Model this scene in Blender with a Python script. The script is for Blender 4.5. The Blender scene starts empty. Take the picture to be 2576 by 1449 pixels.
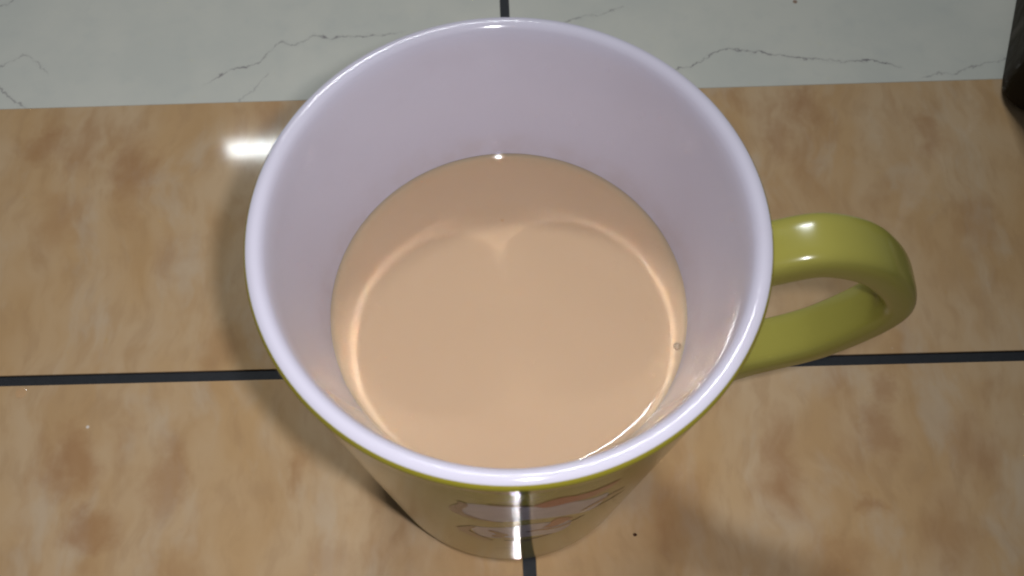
import bpy, bmesh, math, random
from mathutils import Vector, Matrix
random.seed(4)
S = 0.01                                   # everything below is written in centimetres
scene = bpy.context.scene

# ------------------------------------------------------------------ camera
cam_d = bpy.data.cameras.new('camera'); cam = bpy.data.objects.new('camera', cam_d)
scene.collection.objects.link(cam); scene.camera = cam
CP = Vector((-0.2933, -8.0728, 26.2638))
RGT = Vector((0.99936978, -0.03531167, 0.0036228))
UP = Vector((0.03053287, 0.90717629, 0.41964142))
FW = Vector((0.01810476, 0.41926634, -0.90768274))
M = Matrix((RGT, UP, -FW)).transposed().to_4x4(); M.translation = CP * S
cam.matrix_world = M
cam_d.sensor_width = 36.0; cam_d.lens = 2625.0 / 2576 * 36
cam_d.clip_start = 0.01; cam_d.clip_end = 50
cam_d.dof.use_dof = True; cam_d.dof.focus_distance = 0.235; cam_d.dof.aperture_fstop = 34

# ------------------------------------------------------------------ light and exposure
scene.view_settings.view_transform = 'Standard'; scene.view_settings.look = 'None'
scene.view_settings.exposure = 0.0; scene.view_settings.gamma = 1.0
w = bpy.data.worlds.new('World'); scene.world = w; w.use_nodes = True
bg = w.node_tree.nodes['Background']; bg.inputs[0].default_value = (0.86, 0.93, 1.0, 1); bg.inputs[1].default_value = 0.08
# the phone's flash, a centimetre to the right of its lens
fl = bpy.data.lights.new('phone_flash', 'SPOT'); flo = bpy.data.objects.new('phone_flash', fl); scene.collection.objects.link(flo)
fpos = CP + RGT * 1.2 + UP * 0.55
flo.location = fpos * S
aim = Vector((-5.0, -1.0, 0.0))
flo.rotation_euler = (aim - fpos).to_track_quat('-Z', 'Y').to_euler()
fl.energy = 1.42; fl.color = (0.97, 0.97, 1.0); fl.shadow_soft_size = 0.0035
fl.spot_size = math.radians(86); fl.spot_blend = 1.0
# the ceiling tube that shows as the white reflection in the counter, with an added panel
def tube(name, length, width, watts, pos):
    tb = bpy.data.lights.new(name, 'AREA'); tbo = bpy.data.objects.new(name, tb); scene.collection.objects.link(tbo)
    tb.shape = 'RECTANGLE'; tb.size = length; tb.size_y = width; tb.energy = watts; tb.color = (0.92, 0.98, 1.0)
    p = Vector(pos); zd = (p - Vector((0, 2, 4))).normalized(); yd = zd.cross(Vector((1, 0, 0))).normalized(); xd = yd.cross(zd)
    mm = Matrix((xd, yd, zd)).transposed().to_4x4(); mm.translation = p * S; tbo.matrix_world = mm
tube('added_light_panel', 0.56, 0.11, 26, (-18, 146, 213))  # added panel carrying most of the tube's light, its reflection hidden behind the mug
tube('ceiling_tube', 0.22, 0.034, 1.0, (-59, 146, 213))

cy = scene.cycles
cy.use_denoising = True
cy.caustics_reflective = True; cy.caustics_refractive = True
cy.blur_glossy = 0.0; cy.sample_clamp_indirect = 0
cy.max_bounces = 10; cy.glossy_bounces = 6; cy.diffuse_bounces = 5; cy.transmission_bounces = 8
cy.use_adaptive_sampling = False; cy.filter_width = 2.1
try:
    cy.use_guiding = True; cy.use_surface_guiding = True
except Exception: pass

# ------------------------------------------------------------------ helpers
def link(o):
    scene.collection.objects.link(o); return o
def mesh_obj(name, verts, faces, mat, parent=None, smooth=True, label=None):
    me = bpy.data.meshes.new(name); me.from_pydata([tuple(c * S for c in v) for v in verts], [], faces)
    bm = bmesh.new(); bm.from_mesh(me); bmesh.ops.recalc_face_normals(bm, faces=bm.faces); bm.to_mesh(me); bm.free()
    if smooth:
        for p in me.polygons: p.use_smooth = True
    o = bpy.data.objects.new(name, me); link(o)
    if mat: me.materials.append(mat)
    if parent: o.parent = parent
    if label: o['label'] = label
    return o
def empty(name, loc=(0, 0, 0)):
    o = bpy.data.objects.new(name, None); o.empty_display_size = 0.02; o.location = [c * S for c in loc]; return link(o)
def tag(o, label, cat, group=None):
    o['label'] = label; o['category'] = cat
    if group: o['group'] = group
    return o
def lathe(profile, n=192):
    vs, fs = [], []
    for r, z in profile:
        for k in range(n):
            a = 2 * math.pi * k / n; vs.append((r * math.cos(a), r * math.sin(a), z))
    for i in range(len(profile) - 1):
        for k in range(n):
            k2 = (k + 1) % n; fs.append((i * n + k, i * n + k2, (i + 1) * n + k2, (i + 1) * n + k))
    return vs, fs
def spline(pts, n):
    P = [Vector(p) for p in pts]; P = [2 * P[0] - P[1]] + P + [2 * P[-1] - P[-2]]; out = []
    for i in range(1, len(P) - 2):
        p0, p1, p2, p3 = P[i - 1:i + 3]
        for j in range(n):
            t = j / n
            out.append(0.5 * ((2 * p1) + (p2 - p0) * t + (2 * p0 - 5 * p1 + 4 * p2 - p3) * t * t + (3 * p1 - p0 - 3 * p2 + p3) * t ** 3))
    out.append(P[-2]); return out

class NT:
    """small wrapper for building node trees"""
    def __init__(s, name):
        s.m = bpy.data.materials.new(name); s.m.use_nodes = True; s.t = s.m.node_tree
        s.bsdf = s.t.nodes['Principled BSDF']
    def n(s, typ, **kw):
        nd = s.t.nodes.new(typ)
        for k, v in kw.items(): setattr(nd, k, v)
        return nd
    def put(s, sock, v):
        if hasattr(v, 'is_output') or isinstance(v, bpy.types.NodeSocket): s.t.links.new(v, sock)
        else: sock.default_value = v
    def math(s, op, a, b=0.0, c=0.0, clamp=False):
        nd = s.n('ShaderNodeMath', operation=op, use_clamp=clamp)
        for i, v in enumerate((a, b, c)): s.put(nd.inputs[i], v)
        return nd.outputs[0]
    def vmath(s, op, a, b=(0, 0, 0)):
        nd = s.n('ShaderNodeVectorMath', operation=op); s.put(nd.inputs[0], a); s.put(nd.inputs[1], b)
        return nd.outputs['Value'] if op in ('LENGTH', 'DISTANCE', 'DOT_PRODUCT') else nd.outputs[0]
    def pos(s):
        g = s.n('ShaderNodeNewGeometry'); return s.vmath('MULTIPLY', g.outputs['Position'], (100, 100, 100))
    def noise(s, vec, scale, detail=3, rough=0.5, dist=0.0, col=False):
        nd = s.n('ShaderNodeTexNoise'); s.put(nd.inputs['Vector'], vec)
        nd.inputs['Scale'].default_value = scale; nd.inputs['Detail'].default_value = detail
        nd.inputs['Roughness'].default_value = rough; nd.inputs['Distortion'].default_value = dist
        return nd.outputs['Color'] if col else nd.outputs['Fac']
    def rng(s, v, a, b, c=0.0, d=1.0, smooth=True):
        nd = s.n('ShaderNodeMapRange', interpolation_type='SMOOTHSTEP' if smooth else 'LINEAR')
        s.put(nd.inputs['Value'], v)
        for k, x in zip(('From Min', 'From Max', 'To Min', 'To Max'), (a, b, c, d)): s.put(nd.inputs[k], x)
        return nd.outputs['Result']
    def mix(s, f, a, b, blend='MIX'):
        nd = s.n('ShaderNodeMix', data_type='RGBA', blend_type=blend)
        s.put(nd.inputs[0], f)
        for i, v in ((6, a), (7, b)): s.put(nd.inputs[i], v if not isinstance(v, tuple) else (*v, 1))
        return nd.outputs[2]
    def xyz(s, v):
        nd = s.n('ShaderNodeSeparateXYZ'); s.put(nd.inputs[0], v); return nd.outputs
    def bump(s, h, strength, dist):
        nd = s.n('ShaderNodeBump'); nd.inputs['Strength'].default_value = strength; nd.inputs['Distance'].default_value = dist
        s.put(nd.inputs['Height'], h); s.put(s.bsdf.inputs['Normal'], nd.outputs[0])
    def set(s, **kw):
        for k, v in kw.items():
            k = k.replace('_', ' ')
            if isinstance(v, tuple) and len(v) == 3: v = (*v, 1)
            s.put(s.bsdf.inputs[k], v)
        return s

# ------------------------------------------------------------------ materials
def onyx():
    m = NT('beige onyx tile'); p = m.pos()
    wn = m.noise(p, 0.22, 3, 0.55, col=True)
    warp = m.vmath('MULTIPLY', m.vmath('SUBTRACT', wn, (0.5, 0.5, 0.5)), (2.2, 1.6, 0))
    q = m.vmath('ADD', p, warp)
    st = m.vmath('MULTIPLY', q, (1.0, 0.42, 1.0))            # streaks run away from the viewer
    sh = lambda x, y: m.vmath('ADD', st, (x, y, 0))
    big = m.rng(m.noise(st, 0.34, 3, 0.55), 0.36, 0.66)
    mid = m.rng(m.noise(sh(31, 7), 0.85, 3, 0.58), 0.44, 0.68)
    dark = m.rng(m.noise(sh(11, 47), 0.62, 4, 0.6), 0.53, 0.72)
    pale = m.rng(m.noise(sh(3, 71), 0.75, 4, 0.6), 0.50, 0.70)
    small = m.rng(m.noise(sh(57, 23), 1.9, 3, 0.55), 0.46, 0.70)
    c = m.mix(big, (0.505, 0.352, 0.212), (0.475, 0.30, 0.15))
    c = m.mix(m.math('MULTIPLY', mid, 0.60), c, (0.43, 0.262, 0.125))
    c = m.mix(m.math('MULTIPLY', small, 0.38), c, (0.37, 0.225, 0.115))
    c = m.mix(m.math('MULTIPLY', dark, 0.50), c, (0.345, 0.185, 0.085))
    c = m.mix(m.math('MULTIPLY', pale, 0.45), c, (0.50, 0.395, 0.29))
    # the stone's brown clouds in place, one painting the mug's shadow by its base
    wn2 = m.noise(p, 0.9, 4, 0.6, col=True)
    q2 = m.vmath('ADD', p, m.vmath('MULTIPLY', m.vmath('SUBTRACT', wn2, (0.5, 0.5, 0.5)), (1.5, 2.2, 0)))
    acc = None
    for x, y, a, b, k in BLOBS:
        d = m.vmath('LENGTH', m.vmath('MULTIPLY', m.vmath('SUBTRACT', q2, (x, y, 0)), (1 / a, 1 / b, 0)))
        v = m.rng(d, 0.15, 1.25, k, 0.0)
        acc = v if acc is None else m.math('MAXIMUM', acc, v)
    c = m.mix(m.math('MULTIPLY', acc, 0.75), c, (0.29, 0.135, 0.055))
    # pale dust specks and a few dark ones
    vo = m.n('ShaderNodeTexVoronoi'); m.put(vo.inputs['Vector'], p); vo.inputs['Scale'].default_value = 0.55
    spk = m.math('MULTIPLY', m.rng(vo.outputs['Distance'], 0.018, 0.03, 1, 0), m.rng(m.xyz(vo.outputs['Color'])[0], 0.6, 0.65))
    c = m.mix(m.math('MULTIPLY', spk, 0.7), c, (0.75, 0.7, 0.65))
    m.set(Base_Color=c, IOR=1.5)
    m.set(Roughness=0.062)
    return m.m
BLOBS = [(-11.23,-.56,.8,1.1,.75),(-8.78,-.89,.55,1.5,.6),(-10.6,-2.1,.9,.7,.75),(-5.43,-.8,.35,.9,.5),(-13.41,9.17,.9,.6,.6),
 (-10.77,8.16,.75,1.6,.7),(9.27,9.87,.8,.7,.55),(12.8,8.84,.45,.9,.55),(8.33,8.69,.5,.9,.5),(9.73,-.44,.55,.9,.65),(7.02,-1.25,.55,1.7,.6),
 (9.94,.89,.35,.7,.55),(11.98,-.88,.8,1.2,.45),(9.07,-2.45,.4,.4,.6),(8.16,-3.75,.9,.6,.5),(10.89,-3.1,.9,1.2,.45),(4.17,-2.02,1.1,1.6,.45),
 (-7.63,2.49,.8,.9,.4),(-12.7,6.55,.7,1.1,.4),(-9.32,5.42,.6,.9,.35),(9.58,4.79,.5,1.2,.3),(13.51,5.67,.7,1.2,.4),(-4.6,-3.2,.8,.8,.35),(6.0,6.3,.5,.9,.25),(-5.0,4.4,.5,1.0,.3)]

VEINS = [
 ([(5.03,11.25),(5.96,11.34),(6.82,11.91),(7.21,12.02),(8.05,11.87),(9.25,11.61),(10.46,11.42),(11.7,11.42),(12.4,11.2),(12.72,10.97)],0.026,0.95),
 ([(12.9,10.72),(13.2,10.74),(13.69,10.89),(14.05,10.84),(14.59,11.06),(15.38,11.29),(16.5,11.4)],0.026,0.6),
 ([(-9.05,11.12),(-8.82,11.23),(-8.02,11.79),(-7.41,11.85),(-7.18,12.07),(-6.85,12.58),(-6.67,12.73),(-6.23,12.56),(-5.64,12.96),(-5.14,12.8),(-4.27,12.88),(-3.53,12.89),(-2.6,13.05)],0.026,0.85),
 ([(2.1,13.15),(2.33,13.26),(2.85,13.43),(3.22,13.45),(3.61,13.56),(4.2,13.8)],0.03,0.6),
 ([(-16,11.7),(-15.09,12.1),(-14.66,12.46),(-14.36,12.45),(-13.92,11.99),(-13.6,11.6)],0.035,0.5),
 ([(-16,11.6),(-15.21,11.36),(-15.06,11.21),(-14.64,10.84),(-14.3,10.61),(-14.0,10.4)],0.04,0.6),
 ([(-7.9,10.4),(-7.6,10.75),(-7.2,11.2),(-6.9,11.6)],0.04,0.4),
 ([(-17,14.0),(-15.84,14.35),(-15.36,14.49),(-14.9,15.0)],0.05,0.6)]
def marble():
    m = NT('pale veined marble tile'); p = m.pos()
    j1 = m.math('MULTIPLY', m.math('SUBTRACT', m.noise(p, 3.6, 4, 0.65), 0.5), 0.42)
    j2 = m.math('MULTIPLY', m.math('SUBTRACT', m.noise(m.vmath('ADD', p, (40, 3, 0)), 2.2, 4, 0.7), 0.5), 0.4)
    xx, yy, _ = m.xyz(p)
    gate = m.rng(m.noise(m.vmath('MULTIPLY', p, (1, 0.2, 1)), 2.1, 3, 0.6), 0.36, 0.56, 0.25, 1.0)
    acc = None
    for pts, wd, k in VEINS:
        x0, x1 = pts[0][0], pts[-1][0]; y0 = min(q[1] for q in pts) - .1; y1 = max(q[1] for q in pts) + .1
        u = m.rng(m.math('ADD', xx, j2), x0, x1, 0, 1, smooth=False)
        fc = m.n('ShaderNodeFloatCurve'); cu = fc.mapping.curves[0]
        uv = [((a - x0) / (x1 - x0), (b - y0) / (y1 - y0)) for a, b in pts]
        cu.points[0].location = uv[0]; cu.points[1].location = uv[-1]
        for a, b in uv[1:-1]: cu.points.new(a, b)
        for pt in cu.points: pt.handle_type = 'VECTOR'
        fc.mapping.update(); m.put(fc.inputs['Value'], u)
        vy = m.math('MULTIPLY_ADD', fc.outputs[0], y1 - y0, y0)
        d = m.math('ABSOLUTE', m.math('SUBTRACT', m.math('ADD', yy, j1), vy))
        line = m.math('ADD', m.math('MULTIPLY', m.rng(d, wd * .3, wd * 1.2, k, 0), gate), m.rng(d, 0, wd * 5, k * .10, 0))
        ends = m.math('MULTIPLY', m.rng(u, 0.0, 0.10), m.rng(u, 0.9, 1.0, 1, 0))
        v = m.math('MULTIPLY', line, ends)
        acc = v if acc is None else m.math('MAXIMUM', acc, v)
    mot = m.noise(p, 0.35, 4, 0.55)
    c = m.mix(m.rng(mot, 0.35, 0.65), (0.535, 0.53, 0.48), (0.58, 0.565, 0.505))
    c = m.mix(m.math('MULTIPLY', m.rng(m.noise(p, 1.3, 4, .6), .5, .75), .25), c, (0.455, 0.465, 0.44))
    c = m.mix(m.math('MULTIPLY', acc, 0.68), c, (0.085, 0.06, 0.085))
    d = m.vmath('LENGTH', m.vmath('SUBTRACT', p, (9.58, 13.78, 0)))
    c = m.mix(m.rng(d, .05, .09, .8, 0), c, (0.2, 0.09, 0.04))
    m.set(Base_Color=c, Roughness=0.06, IOR=1.5)
    m.bump(m.noise(p, 0.9, 2, 0.5), 0.03, 0.0003)
    return m.m
def grout():
    m = NT('black grout'); p = m.pos()
    c = m.mix(m.noise(p, 6, 4, .6), (0.008, 0.009, 0.012), (0.020, 0.021, 0.025))
    m.set(Base_Color=c, Roughness=0.6, Specular_IOR_Level=0.25); m.bump(m.noise(p, 22, 3, .6), .35, .0003); return m.m
def glaze_white():
    m = NT('white glaze'); p = m.pos()
    vo = m.n('ShaderNodeTexVoronoi'); m.put(vo.inputs['Vector'], p); vo.inputs['Scale'].default_value = 0.8
    pick = m.rng(m.xyz(vo.outputs['Color'])[1], .72, .78)
    spk = m.math('MULTIPLY', m.rng(vo.outputs['Distance'], .02, .055, .55, 0), pick)
    c = m.mix(spk, (0.495, 0.468, 0.545), (0.36, 0.24, 0.15))
    c = m.mix(m.math('MULTIPLY', m.rng(m.noise(p, .6, 4, .6), .45, .75), .25), c, (0.45, 0.41, 0.47))
    zz = m.math('ADD', m.xyz(p)[2], m.math('MULTIPLY', m.math('SUBTRACT', m.noise(p, .9, 4, .6), .5), .5))
    tide = m.math('MULTIPLY', m.rng(zz, 8.0, 8.9, 1, 0), m.rng(m.noise(p, 1.4, 4, .6), .35, .7, .25, 1))
    c = m.mix(m.math('MULTIPLY', tide, .30), c, (0.40, 0.31, 0.28))
    m.set(Base_Color=c, Roughness=0.075, IOR=1.38); return m.m
def glaze_green():
    m = NT('lime green glaze'); p = m.pos()
    c = m.mix(m.noise(p, .8, 4, .6), (0.31, 0.268, 0.026), (0.28, 0.242, 0.023))
    m.set(Base_Color=c, Roughness=0.12, IOR=1.23); m.bump(m.noise(p, 1.5, 3), .03, .0005); return m.m
def glaze_handle():
    m = NT('lime green handle glaze'); p = m.pos()
    c = m.mix(m.noise(p, .8, 4, .6), (0.315, 0.285, 0.060), (0.285, 0.255, 0.052))
    m.set(Base_Color=c, Roughness=0.19, IOR=1.5); m.bump(m.noise(p, 1.2, 3), .05, .0006); return m.m
def print_mat(name, col):
    m = NT(name); p = m.pos()
    c = m.mix(m.noise(p, 3, 4, .6), col, tuple(x * .82 for x in col))
    m.set(Base_Color=c, Roughness=0.12, IOR=1.22); return m.m
def tea_mat():
    m = NT('milk tea'); p = m.pos()
    vo = m.n('ShaderNodeTexVoronoi'); m.put(vo.inputs['Vector'], p); vo.inputs['Scale'].default_value = 0.9
    pick = m.rng(m.xyz(vo.outputs['Color'])[0], .72, .78)
    spk = m.math('MULTIPLY', m.rng(vo.outputs['Distance'], .015, .045, .5, 0), pick)
    c = m.mix(m.noise(p, .5, 3), (0.47, 0.328, 0.214), (0.455, 0.312, 0.20))
    c = m.mix(spk, c, (0.42, 0.22, 0.08))
    m.set(Base_Color=c, Roughness=0.02, IOR=1.34)
    m.set(Subsurface_Weight=0.7, Subsurface_Scale=0.004); m.bsdf.inputs['Subsurface Radius'].default_value = (1.0, .7, .45)
    return m.m
M_ONYX, M_MARB, M_GROUT = onyx(), marble(), grout()
M_WHITE, M_GREEN, M_TEA = glaze_white(), glaze_green(), tea_mat()
M_PW = print_mat('white print', (0.46, 0.42, 0.50)); M_PR = print_mat('red print', (0.34, 0.02, 0.012)); M_PB = print_mat('brown print', (0.16, 0.06, 0.035)); M_PO = print_mat('rust print', (0.11, 0.03, 0.02))

# ------------------------------------------------------------------ the tiled counter
G0 = -0.06
YF0, YF1 = -60, 110
def gl(x, a=0.2487, b=0.0): return a
# lines between tiles, measured from the photograph (y of the joint at x = -14 and x = +14)
def lin(ya, yb): return lambda x: ya + (yb - ya) * (x + 14) / 28
g_front, g_back = lin(1.657, 1.444), lin(1.942, 1.741)
jn = lin(10.49, 10.597)
vx0 = lambda y: 0.2329 + (0.1952 - 0.2329) * (y + 3.39) / 17.54
vx1 = lambda y: 0.5572 + (0.4856 - 0.5572) * (y + 3.39) / 17.54
bx = [(-45, YF0 + 25, -3), (45, YF0 + 25, -3), (45, 46, -3), (-45, 46, -3), (-45, YF0 + 25, G0), (45, YF0 + 25, G0), (45, 46, G0), (-45, 46, G0)]
counter = mesh_obj('countertop', bx, [(0, 3, 2, 1), (4, 5, 6, 7), (0, 1, 5, 4), (1, 2, 6, 5), (2, 3, 7, 6), (3, 0, 4, 7)], M_GROUT, smooth=False)
counter['kind'] = 'structure'
def tile(c4, mat, label=None, e=0.035):
    """one tile: corners counter-clockwise, with a small eased edge"""
    c = [Vector((x, y, 0)) for x, y in c4]; ctr = sum(c, Vector()) / 4
    inn = []
    for i, q in enumerate(c):
        a = (c[(i + 1) % 4] - q).normalized(); b = (c[i - 1] - q).normalized(); inn.append(q + (a + b) * e)
    vs = [(q.x, q.y, -0.5) for q in c] + [(q.x, q.y, -e) for q in c]
    mid = [q + (n - q) * 0.3 for q, n in zip(c, inn)]
    vs += [(q.x, q.y, -e * .3) for q in mid] + [(q.x, q.y, 0) for q in inn]
    fs = [(3, 2, 1, 0)]
    for l in range(3):
        for i in range(4):
            j = (i + 1) % 4; fs.append((l * 4 + i, l * 4 + j, l * 4 + 4 + j, l * 4 + 4 + i))
    fs.append((12, 13, 14, 15))
    return mesh_obj('tile', vs, fs, mat, counter, smooth=False, label=label)
XL, XR, YN, YB = -30.2, 30.6, -28.4, 40.2
for side in (0, 1):
    vx = vx0 if side == 0 else vx1
    xa = XL if side == 0 else XR
    def quad(ylo, yhi, e=0):
        pts = [(vx(0), ylo(0)), (xa, ylo(xa)), (xa, yhi(xa)), (vx(0), yhi(0))]
        pts = [(vx(y) if i in (0, 3) else x, y) for i, (x, y) in enumerate(pts)]
        return pts if side else [pts[1], pts[0], pts[3], pts[2]]
    tile(quad(lambda x: YN, g_front), M_ONYX)
    tile(quad(g_back, lambda x: jn(x) - 0.0015), M_ONYX, e=0.012)
    tile(quad(lambda x: jn(x) + 0.0015, lambda x: YB), M_MARB, 'pale marble tile with thin dark veins', e=0.012)

# ------------------------------------------------------------------ the mug
H, RT, RB = 11.2, 4.345, 3.38
mug = tag(empty('mug'), 'tapered lime green ceramic mug, white inside, holding the tea', 'mug')
def rad(z): return RB + (RT - RB) * z / H
outer = [(0.0, 0.12), (RB - .55, .12), (RB - .45, .0), (RB - .28, 0.0), (RB - .12, .03), (RB - .03, .12), (RB + .015, .28)]
outer += [(rad(z), z) for z in (0.6, 1.2, 2, 3, 4, 5, 6, 7, 8, 9, 10, 10.6, 10.9)]
outer += [(4.348, 11.05), (4.33, 11.13), (4.297, 11.177)]
body = mesh_obj('body', *lathe(outer), M_GREEN, mug)
inner = [(4.297, 11.177), (4.275, 11.192), (4.225, 11.215), (4.16, 11.22), (4.10, 11.195), (4.045, 11.14), (4.005, 11.05), (3.96, 10.9), (3.9125, 10.65),
         (3.8555, 10.35), (3.7035, 9.55), (3.5515, 8.75), (3.39, 7.9), (3.23, 7.0), (3.10, 5.6), (2.98, 4.0), (2.88, 2.5), (2.80, 1.6), (2.6, 1.15), (2.2, .95), (1.2, .9), (0, .9)]
lining = mesh_obj('inner_lining', *lathe(inner), M_WHITE, mug)
# handle: a rounded strap swept along its curve
cl = spline([(4.14, 9.62), (4.5, 9.8), (5.5, 10.13), (6.6, 9.52), (7.40, 7.98), (6.52, 6.2), (5.08, 5.1), (4.1, 4.1), (3.5, 3.3)], 16)
HW, HT = 1.08, 0.84; NS = 40; hv, hf = [], []
for i, c in enumerate(cl):
    a = cl[max(i - 1, 0)]; b = cl[min(i + 1, len(cl) - 1)]; t = (b - a).normalized(); nrm = Vector((-t.y, t.x))
    fl_ = 1.0 + 0.18 * max(0, 1 - i / 12) + 0.14 * max(0, 1 - (len(cl) - 1 - i) / 14)
    th_ = HT * (1 - .2 * math.exp(-((i / (len(cl) - 1) - .5) / .22) ** 2))
    for k in range(NS):
        an = 2 * math.pi * k / NS; ca, sa = math.cos(an), math.sin(an)
        su = math.copysign(abs(ca) ** .58, ca) * HW / 2 * fl_; sv = math.copysign(abs(sa) ** .58, sa) * th_ / 2 * fl_
        q = c + nrm * sv; hv.append((q.x, su + 0.02, q.y))
for i in range(len(cl) - 1):
    for k in range(NS):
        k2 = (k + 1) % NS; hf.append((i * NS + k, i * NS + k2, (i + 1) * NS + k2, (i + 1) * NS + k))
hf.append(tuple(range(NS))); hf.append(tuple((len(cl) - 1) * NS + k for k in range(NS)))
mesh_obj('handle', hv, hf, glaze_handle(), mug)

# printed motif on the front of the body: thin skins of print following the cone
def on_body(t, z, lift): r = rad(z) + lift; return (r * math.sin(t), -r * math.cos(t), z)
def skin(name, outline, mat, lift, n=5):
    pts = spline([(a, b) for a, b in outline] + [outline[0]], n)[:-1]
    bm = bmesh.new(); vs = [bm.verts.new((p.x * 4, p.y, 0)) for p in pts]; bm.faces.new(vs)
    bmesh.ops.triangulate(bm, faces=bm.faces[:])
    for _ in range(5):
        bmesh.ops.subdivide_edges(bm, edges=[e for e in bm.edges if e.calc_length() > .09], cuts=1)
        bmesh.ops.triangulate(bm, faces=bm.faces[:])
    V = [on_body(v.co.x / 4, v.co.y, lift) for v in bm.verts]; bm.verts.index_update()
    F = [tuple(v.index for v in f.verts) for f in bm.faces]; bm.free()
    return mesh_obj(name, V, F, mat, mug)
def stroke(name, path, wd, mat, lift):
    pts = spline(path, 20); V, F = [], []
    for i, p in enumerate(pts):
        a = pts[max(i - 1, 0)]; b = pts[min(i + 1, len(pts) - 1)]; t = Vector(((b.x - a.x) * 4, b.y - a.y)).normalized()
        k = wd * (0.35 + 0.65 * math.sin(math.pi * min(1, max(0, i / (len(pts) - 1)))))
        nx, ny = -t.y * k / 4, t.x * k
        V += [on_body(p.x + nx, p.y + ny, lift), on_body(p.x - nx, p.y - ny, lift)]
    for i in range(len(pts) - 1): F.append((2 * i, 2 * i + 1, 2 * i + 3, 2 * i + 2))
    return mesh_obj(name, V, F, mat, mug)
skin('printed_patch', [(-.241,8.49),(-.208,9.3),(-.122,9.46),(-.023,9.4),(.065,9.22),(.173,9.15),(.323,8.6),(.40,8.4),(.371,6.95),(.228,7.36),(.054,7.69),(-.088,7.5),(-.226,7.94)], M_PW, .003)
skin('printed_patch', [(-.221,6.43),(-.019,6.71),(.009,6.92),(.139,6.94),(.279,6.2),(.247,5.0),(.072,5.1),(-.154,4.95),(-.214,5.69)], M_PW, .003)
skin('printed_leaf', [(.056,9.31),(.107,9.65),(.162,9.85),(.229,9.68),(.295,9.62),(.359,9.7),(.41,9.7),(.377,9.15),(.289,8.95),(.197,9.02),(.116,8.96)], M_PR, .005)
skin('printed_leaf', [(.127,6.25),(.154,6.57),(.18,7.2),(.215,7.2),(.274,6.67),(.251,6.5),(.213,6.19),(.172,6.09)], M_PR, .005)
stroke('printed_stroke', [(-.231,9.47),(-.217,9.2),(-.257,8.52),(-.252,8.05),(-.222,7.83),(-.182,7.62),(-.121,7.48),(-.064,7.37)], .13, M_PO, .006)
stroke('printed_stroke', [(-.205,6.44),(-.27,5.67),(-.243,5.19),(-.174,4.6),(-.129,4.31)], .16, M_PO, .006)
stroke('printed_stroke', [(.36,6.85),(.403,6.96),(.465,7.13),(.528,7.31)], .12, M_PO, .006)
stroke('printed_stroke', [(-.12, 9.5), (-.02, 9.44), (.06, 9.3)], .10, M_PO, .006)
stroke('printed_stroke', [(.30, 7.35), (.37, 7.75), (.44, 7.95), (.50, 7.9)], .14, M_PO, .006)
stroke('printed_stroke', [(.05, 5.9), (.12, 6.0), (.19, 5.85), (.27, 5.95), (.34, 6.4)], .12, M_PO, .006)
stroke('printed_stroke', [(-.13, 6.15), (-.07, 5.6), (-.09, 5.2), (-.02, 5.0)], .14, M_PO, .006)
stroke('printed_stroke', [(-.06, 4.5), (.04, 4.4), (.13, 4.55), (.2, 4.9)], .13, M_PO, .006)
V, F = [], []
for i in range(22):                                          # the line of tiny unreadable print low on the body
    t = -.115 + i * .0068; wdt = random.uniform(.0018, .0028); z0 = 2.95; hh = random.uniform(.07, .13); b = len(V)
    V += [on_body(t, z0, .006), on_body(t + wdt, z0, .006), on_body(t + wdt, z0 + hh, .006), on_body(t, z0 + hh, .006)]; F.append((b, b + 1, b + 2, b + 3))
mesh_obj('printed_line', V, F, M_PB, mug)

# ------------------------------------------------------------------ the tea and its bubble
ZT = 7.9
prof = [(0, 1.0), (2.2, 1.05), (2.7, 1.7), (3.0, 4.0), (3.2, 6.5), (3.37, 7.6), (3.41, 7.98)]
men = []
for k in range(0, 15):
    d = 0.42 * (1 - k / 14) ** 1.6 * 1.0; men.append((3.405 - (0.42 - d) if False else 3.41 - (k / 14) ** 1.5 * 0.5, ZT + 0.10 * math.exp(-((k / 14) ** 1.5 * 0.5) / 0.09)))
men[0] = (3.41, ZT + .10)
prof += men[0:] + [(2.6, ZT), (1.8, ZT), (0.9, ZT), (0, ZT)]
tea = mesh_obj('milk_tea', *lathe(prof), M_TEA)
tag(tea, 'light brown milk tea filling the lower part of the mug', 'drink')
mb = NT('bubble film'); mb.set(Base_Color=(0.40, 0.30, 0.20), Roughness=0.08, IOR=1.33, Transmission_Weight=0.4)
bub = [(0.085 * math.cos(a), 0.07 * math.sin(a)) for a in [i * math.pi / 16 for i in range(0, 9)]]
vs, fs = lathe(bub, 24); bo = mesh_obj('bubble', [(x, y, z) for x, y, z in vs], fs, mb.m, tea)
bo.location = Vector((3.16, -.92, ZT + .002)) * S

# ------------------------------------------------------------------ the glass bottle at the corner
bottle = tag(empty('dark_bottle', (18.8, 11.25, 0)), 'dark square bottle at the right edge, standing beside the marble tiles', 'bottle')
bottle.rotation_euler.z = math.radians(-21)
def rsq(h, cr, z, n=7):
    out = []
    for q, (sx, sy) in enumerate(((1, 1), (-1, 1), (-1, -1), (1, -1))):
        for k in range(n):
            a = math.pi / 2 * (q + k / (n - 1)); out.append((sx * (h - cr) + cr * math.cos(a), sy * (h - cr) + cr * math.sin(a), z))
    return out
def loft(rings):
    n = len(rings[0]); vs = [p for r in rings for p in r]; fs = []
    for i in range(len(rings) - 1):
        for k in range(n):
            k2 = (k + 1) % n; fs.append((i * n + k, i * n + k2, (i + 1) * n + k2, (i + 1) * n + k))
    fs.append(tuple(range(n))); fs.append(tuple((len(rings) - 1) * n + k for k in range(n)))
    return vs, fs
def at(vf, loc): return [(x + 0, y + 0, z) for x, y, z in vf[0]], vf[1]
BH = 2.98
gm = NT('dark bottle glass'); gp = gm.pos()
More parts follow.
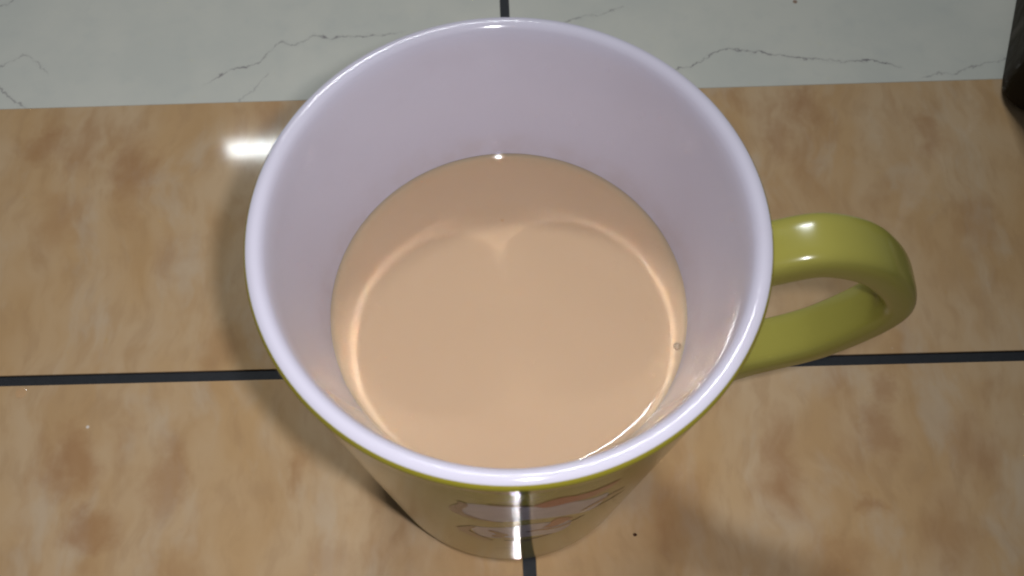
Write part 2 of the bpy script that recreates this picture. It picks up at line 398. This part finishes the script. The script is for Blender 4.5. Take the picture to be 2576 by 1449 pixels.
gst = gm.rng(gm.noise(gm.vmath('MULTIPLY', gp, (1.6, 1.6, .35)), 1.0, 4, .6, .8), .55, .72)  # pale streaks painted into the colour as highlights on the glass
gm.set(Base_Color=gm.mix(gm.math('MULTIPLY', gst, .5), (0.034, 0.027, 0.018), (0.13, 0.12, 0.095)), Roughness=0.5, IOR=1.3, Specular_IOR_Level=0.08)
gm.bump(gm.noise(gm.vmath('MULTIPLY', gp, (1, 1, .5)), 1.6, 3, .6, .6), .5, .002)
cm = NT('dark contents'); cp_ = cm.pos()
cm.set(Base_Color=cm.mix(cm.noise(cp_, 1.2, 4, .6), (0.010, 0.006, 0.004), (0.030, 0.018, 0.010)), Roughness=.5)
rings = [rsq(BH - .45, .7, .0), rsq(BH - .22, .8, .05), rsq(BH - .06, .9, .2), rsq(BH, .95, .42)] + [rsq(BH, .95, z) for z in (1, 2.5, 4, 6, 8, 9.2)]
rings += [rsq(BH - .15, .7, 9.8), rsq(BH - .6, .9, 10.3), rsq(1.7, 1.5, 10.7), rsq(1.5, 1.45, 11.2), rsq(1.5, 1.45, 11.5)]
mesh_obj('bottle_body', *loft(rings), gm.m, bottle)
mesh_obj('cap', *loft([rsq(1.65, 1.55, 11.5), rsq(1.7, 1.6, 11.6), rsq(1.7, 1.6, 12.6), rsq(1.5, 1.4, 12.75)]), cm.m, bottle)

# ------------------------------------------------------------------ a crumb and a drop on the tiles
bm = bmesh.new(); bmesh.ops.create_icosphere(bm, subdivisions=2, radius=.045)
for v in bm.verts: v.co = Vector((v.co.x * 1.25, v.co.y * .9, v.co.z * .7)) * random.uniform(.8, 1.15)
V = [(v.co.x, v.co.y, v.co.z) for v in bm.verts]; bm.verts.index_update(); F = [tuple(v.index for v in f.verts) for f in bm.faces]; bm.free()
mc = NT('dark crumb'); mc.set(Base_Color=(0.05, 0.02, 0.012), Roughness=0.9, Specular_IOR_Level=0.1)
cr = mesh_obj('crumb', V, F, mc.m); cr.location = Vector((3.06, -2.84, .03)) * S
tag(cr, 'tiny dark brown crumb on the beige tile right of the mug base', 'crumb')
wm = NT('water'); wm.set(Base_Color=(0.8, 0.8, 0.8), Roughness=0.02, IOR=1.33)
tr = wm.n('ShaderNodeBsdfTransparent'); gs = wm.n('ShaderNodeBsdfGlossy'); gs.inputs['Roughness'].default_value = 0.08
lw = wm.n('ShaderNodeFresnel'); lw.inputs['IOR'].default_value = 1.33; mx = wm.n('ShaderNodeMixShader')
wm.t.links.new(lw.outputs[0], mx.inputs[0]); wm.t.links.new(tr.outputs[0], mx.inputs[1]); wm.t.links.new(gs.outputs[0], mx.inputs[2])
wm.t.links.new(mx.outputs[0], wm.t.nodes['Material Output'].inputs['Surface'])
vs, fs = lathe([(.15, .001), (.14, .004), (.11, .008), (.07, .011), (.035, .012), (0, .0125)], 40)
wd = mesh_obj('water_drop', vs, fs, wm.m); wd.location = Vector((-12.86, 1.44, .0)) * S
tag(wd, 'small clear water drop at the black joint on the left', 'water drop')
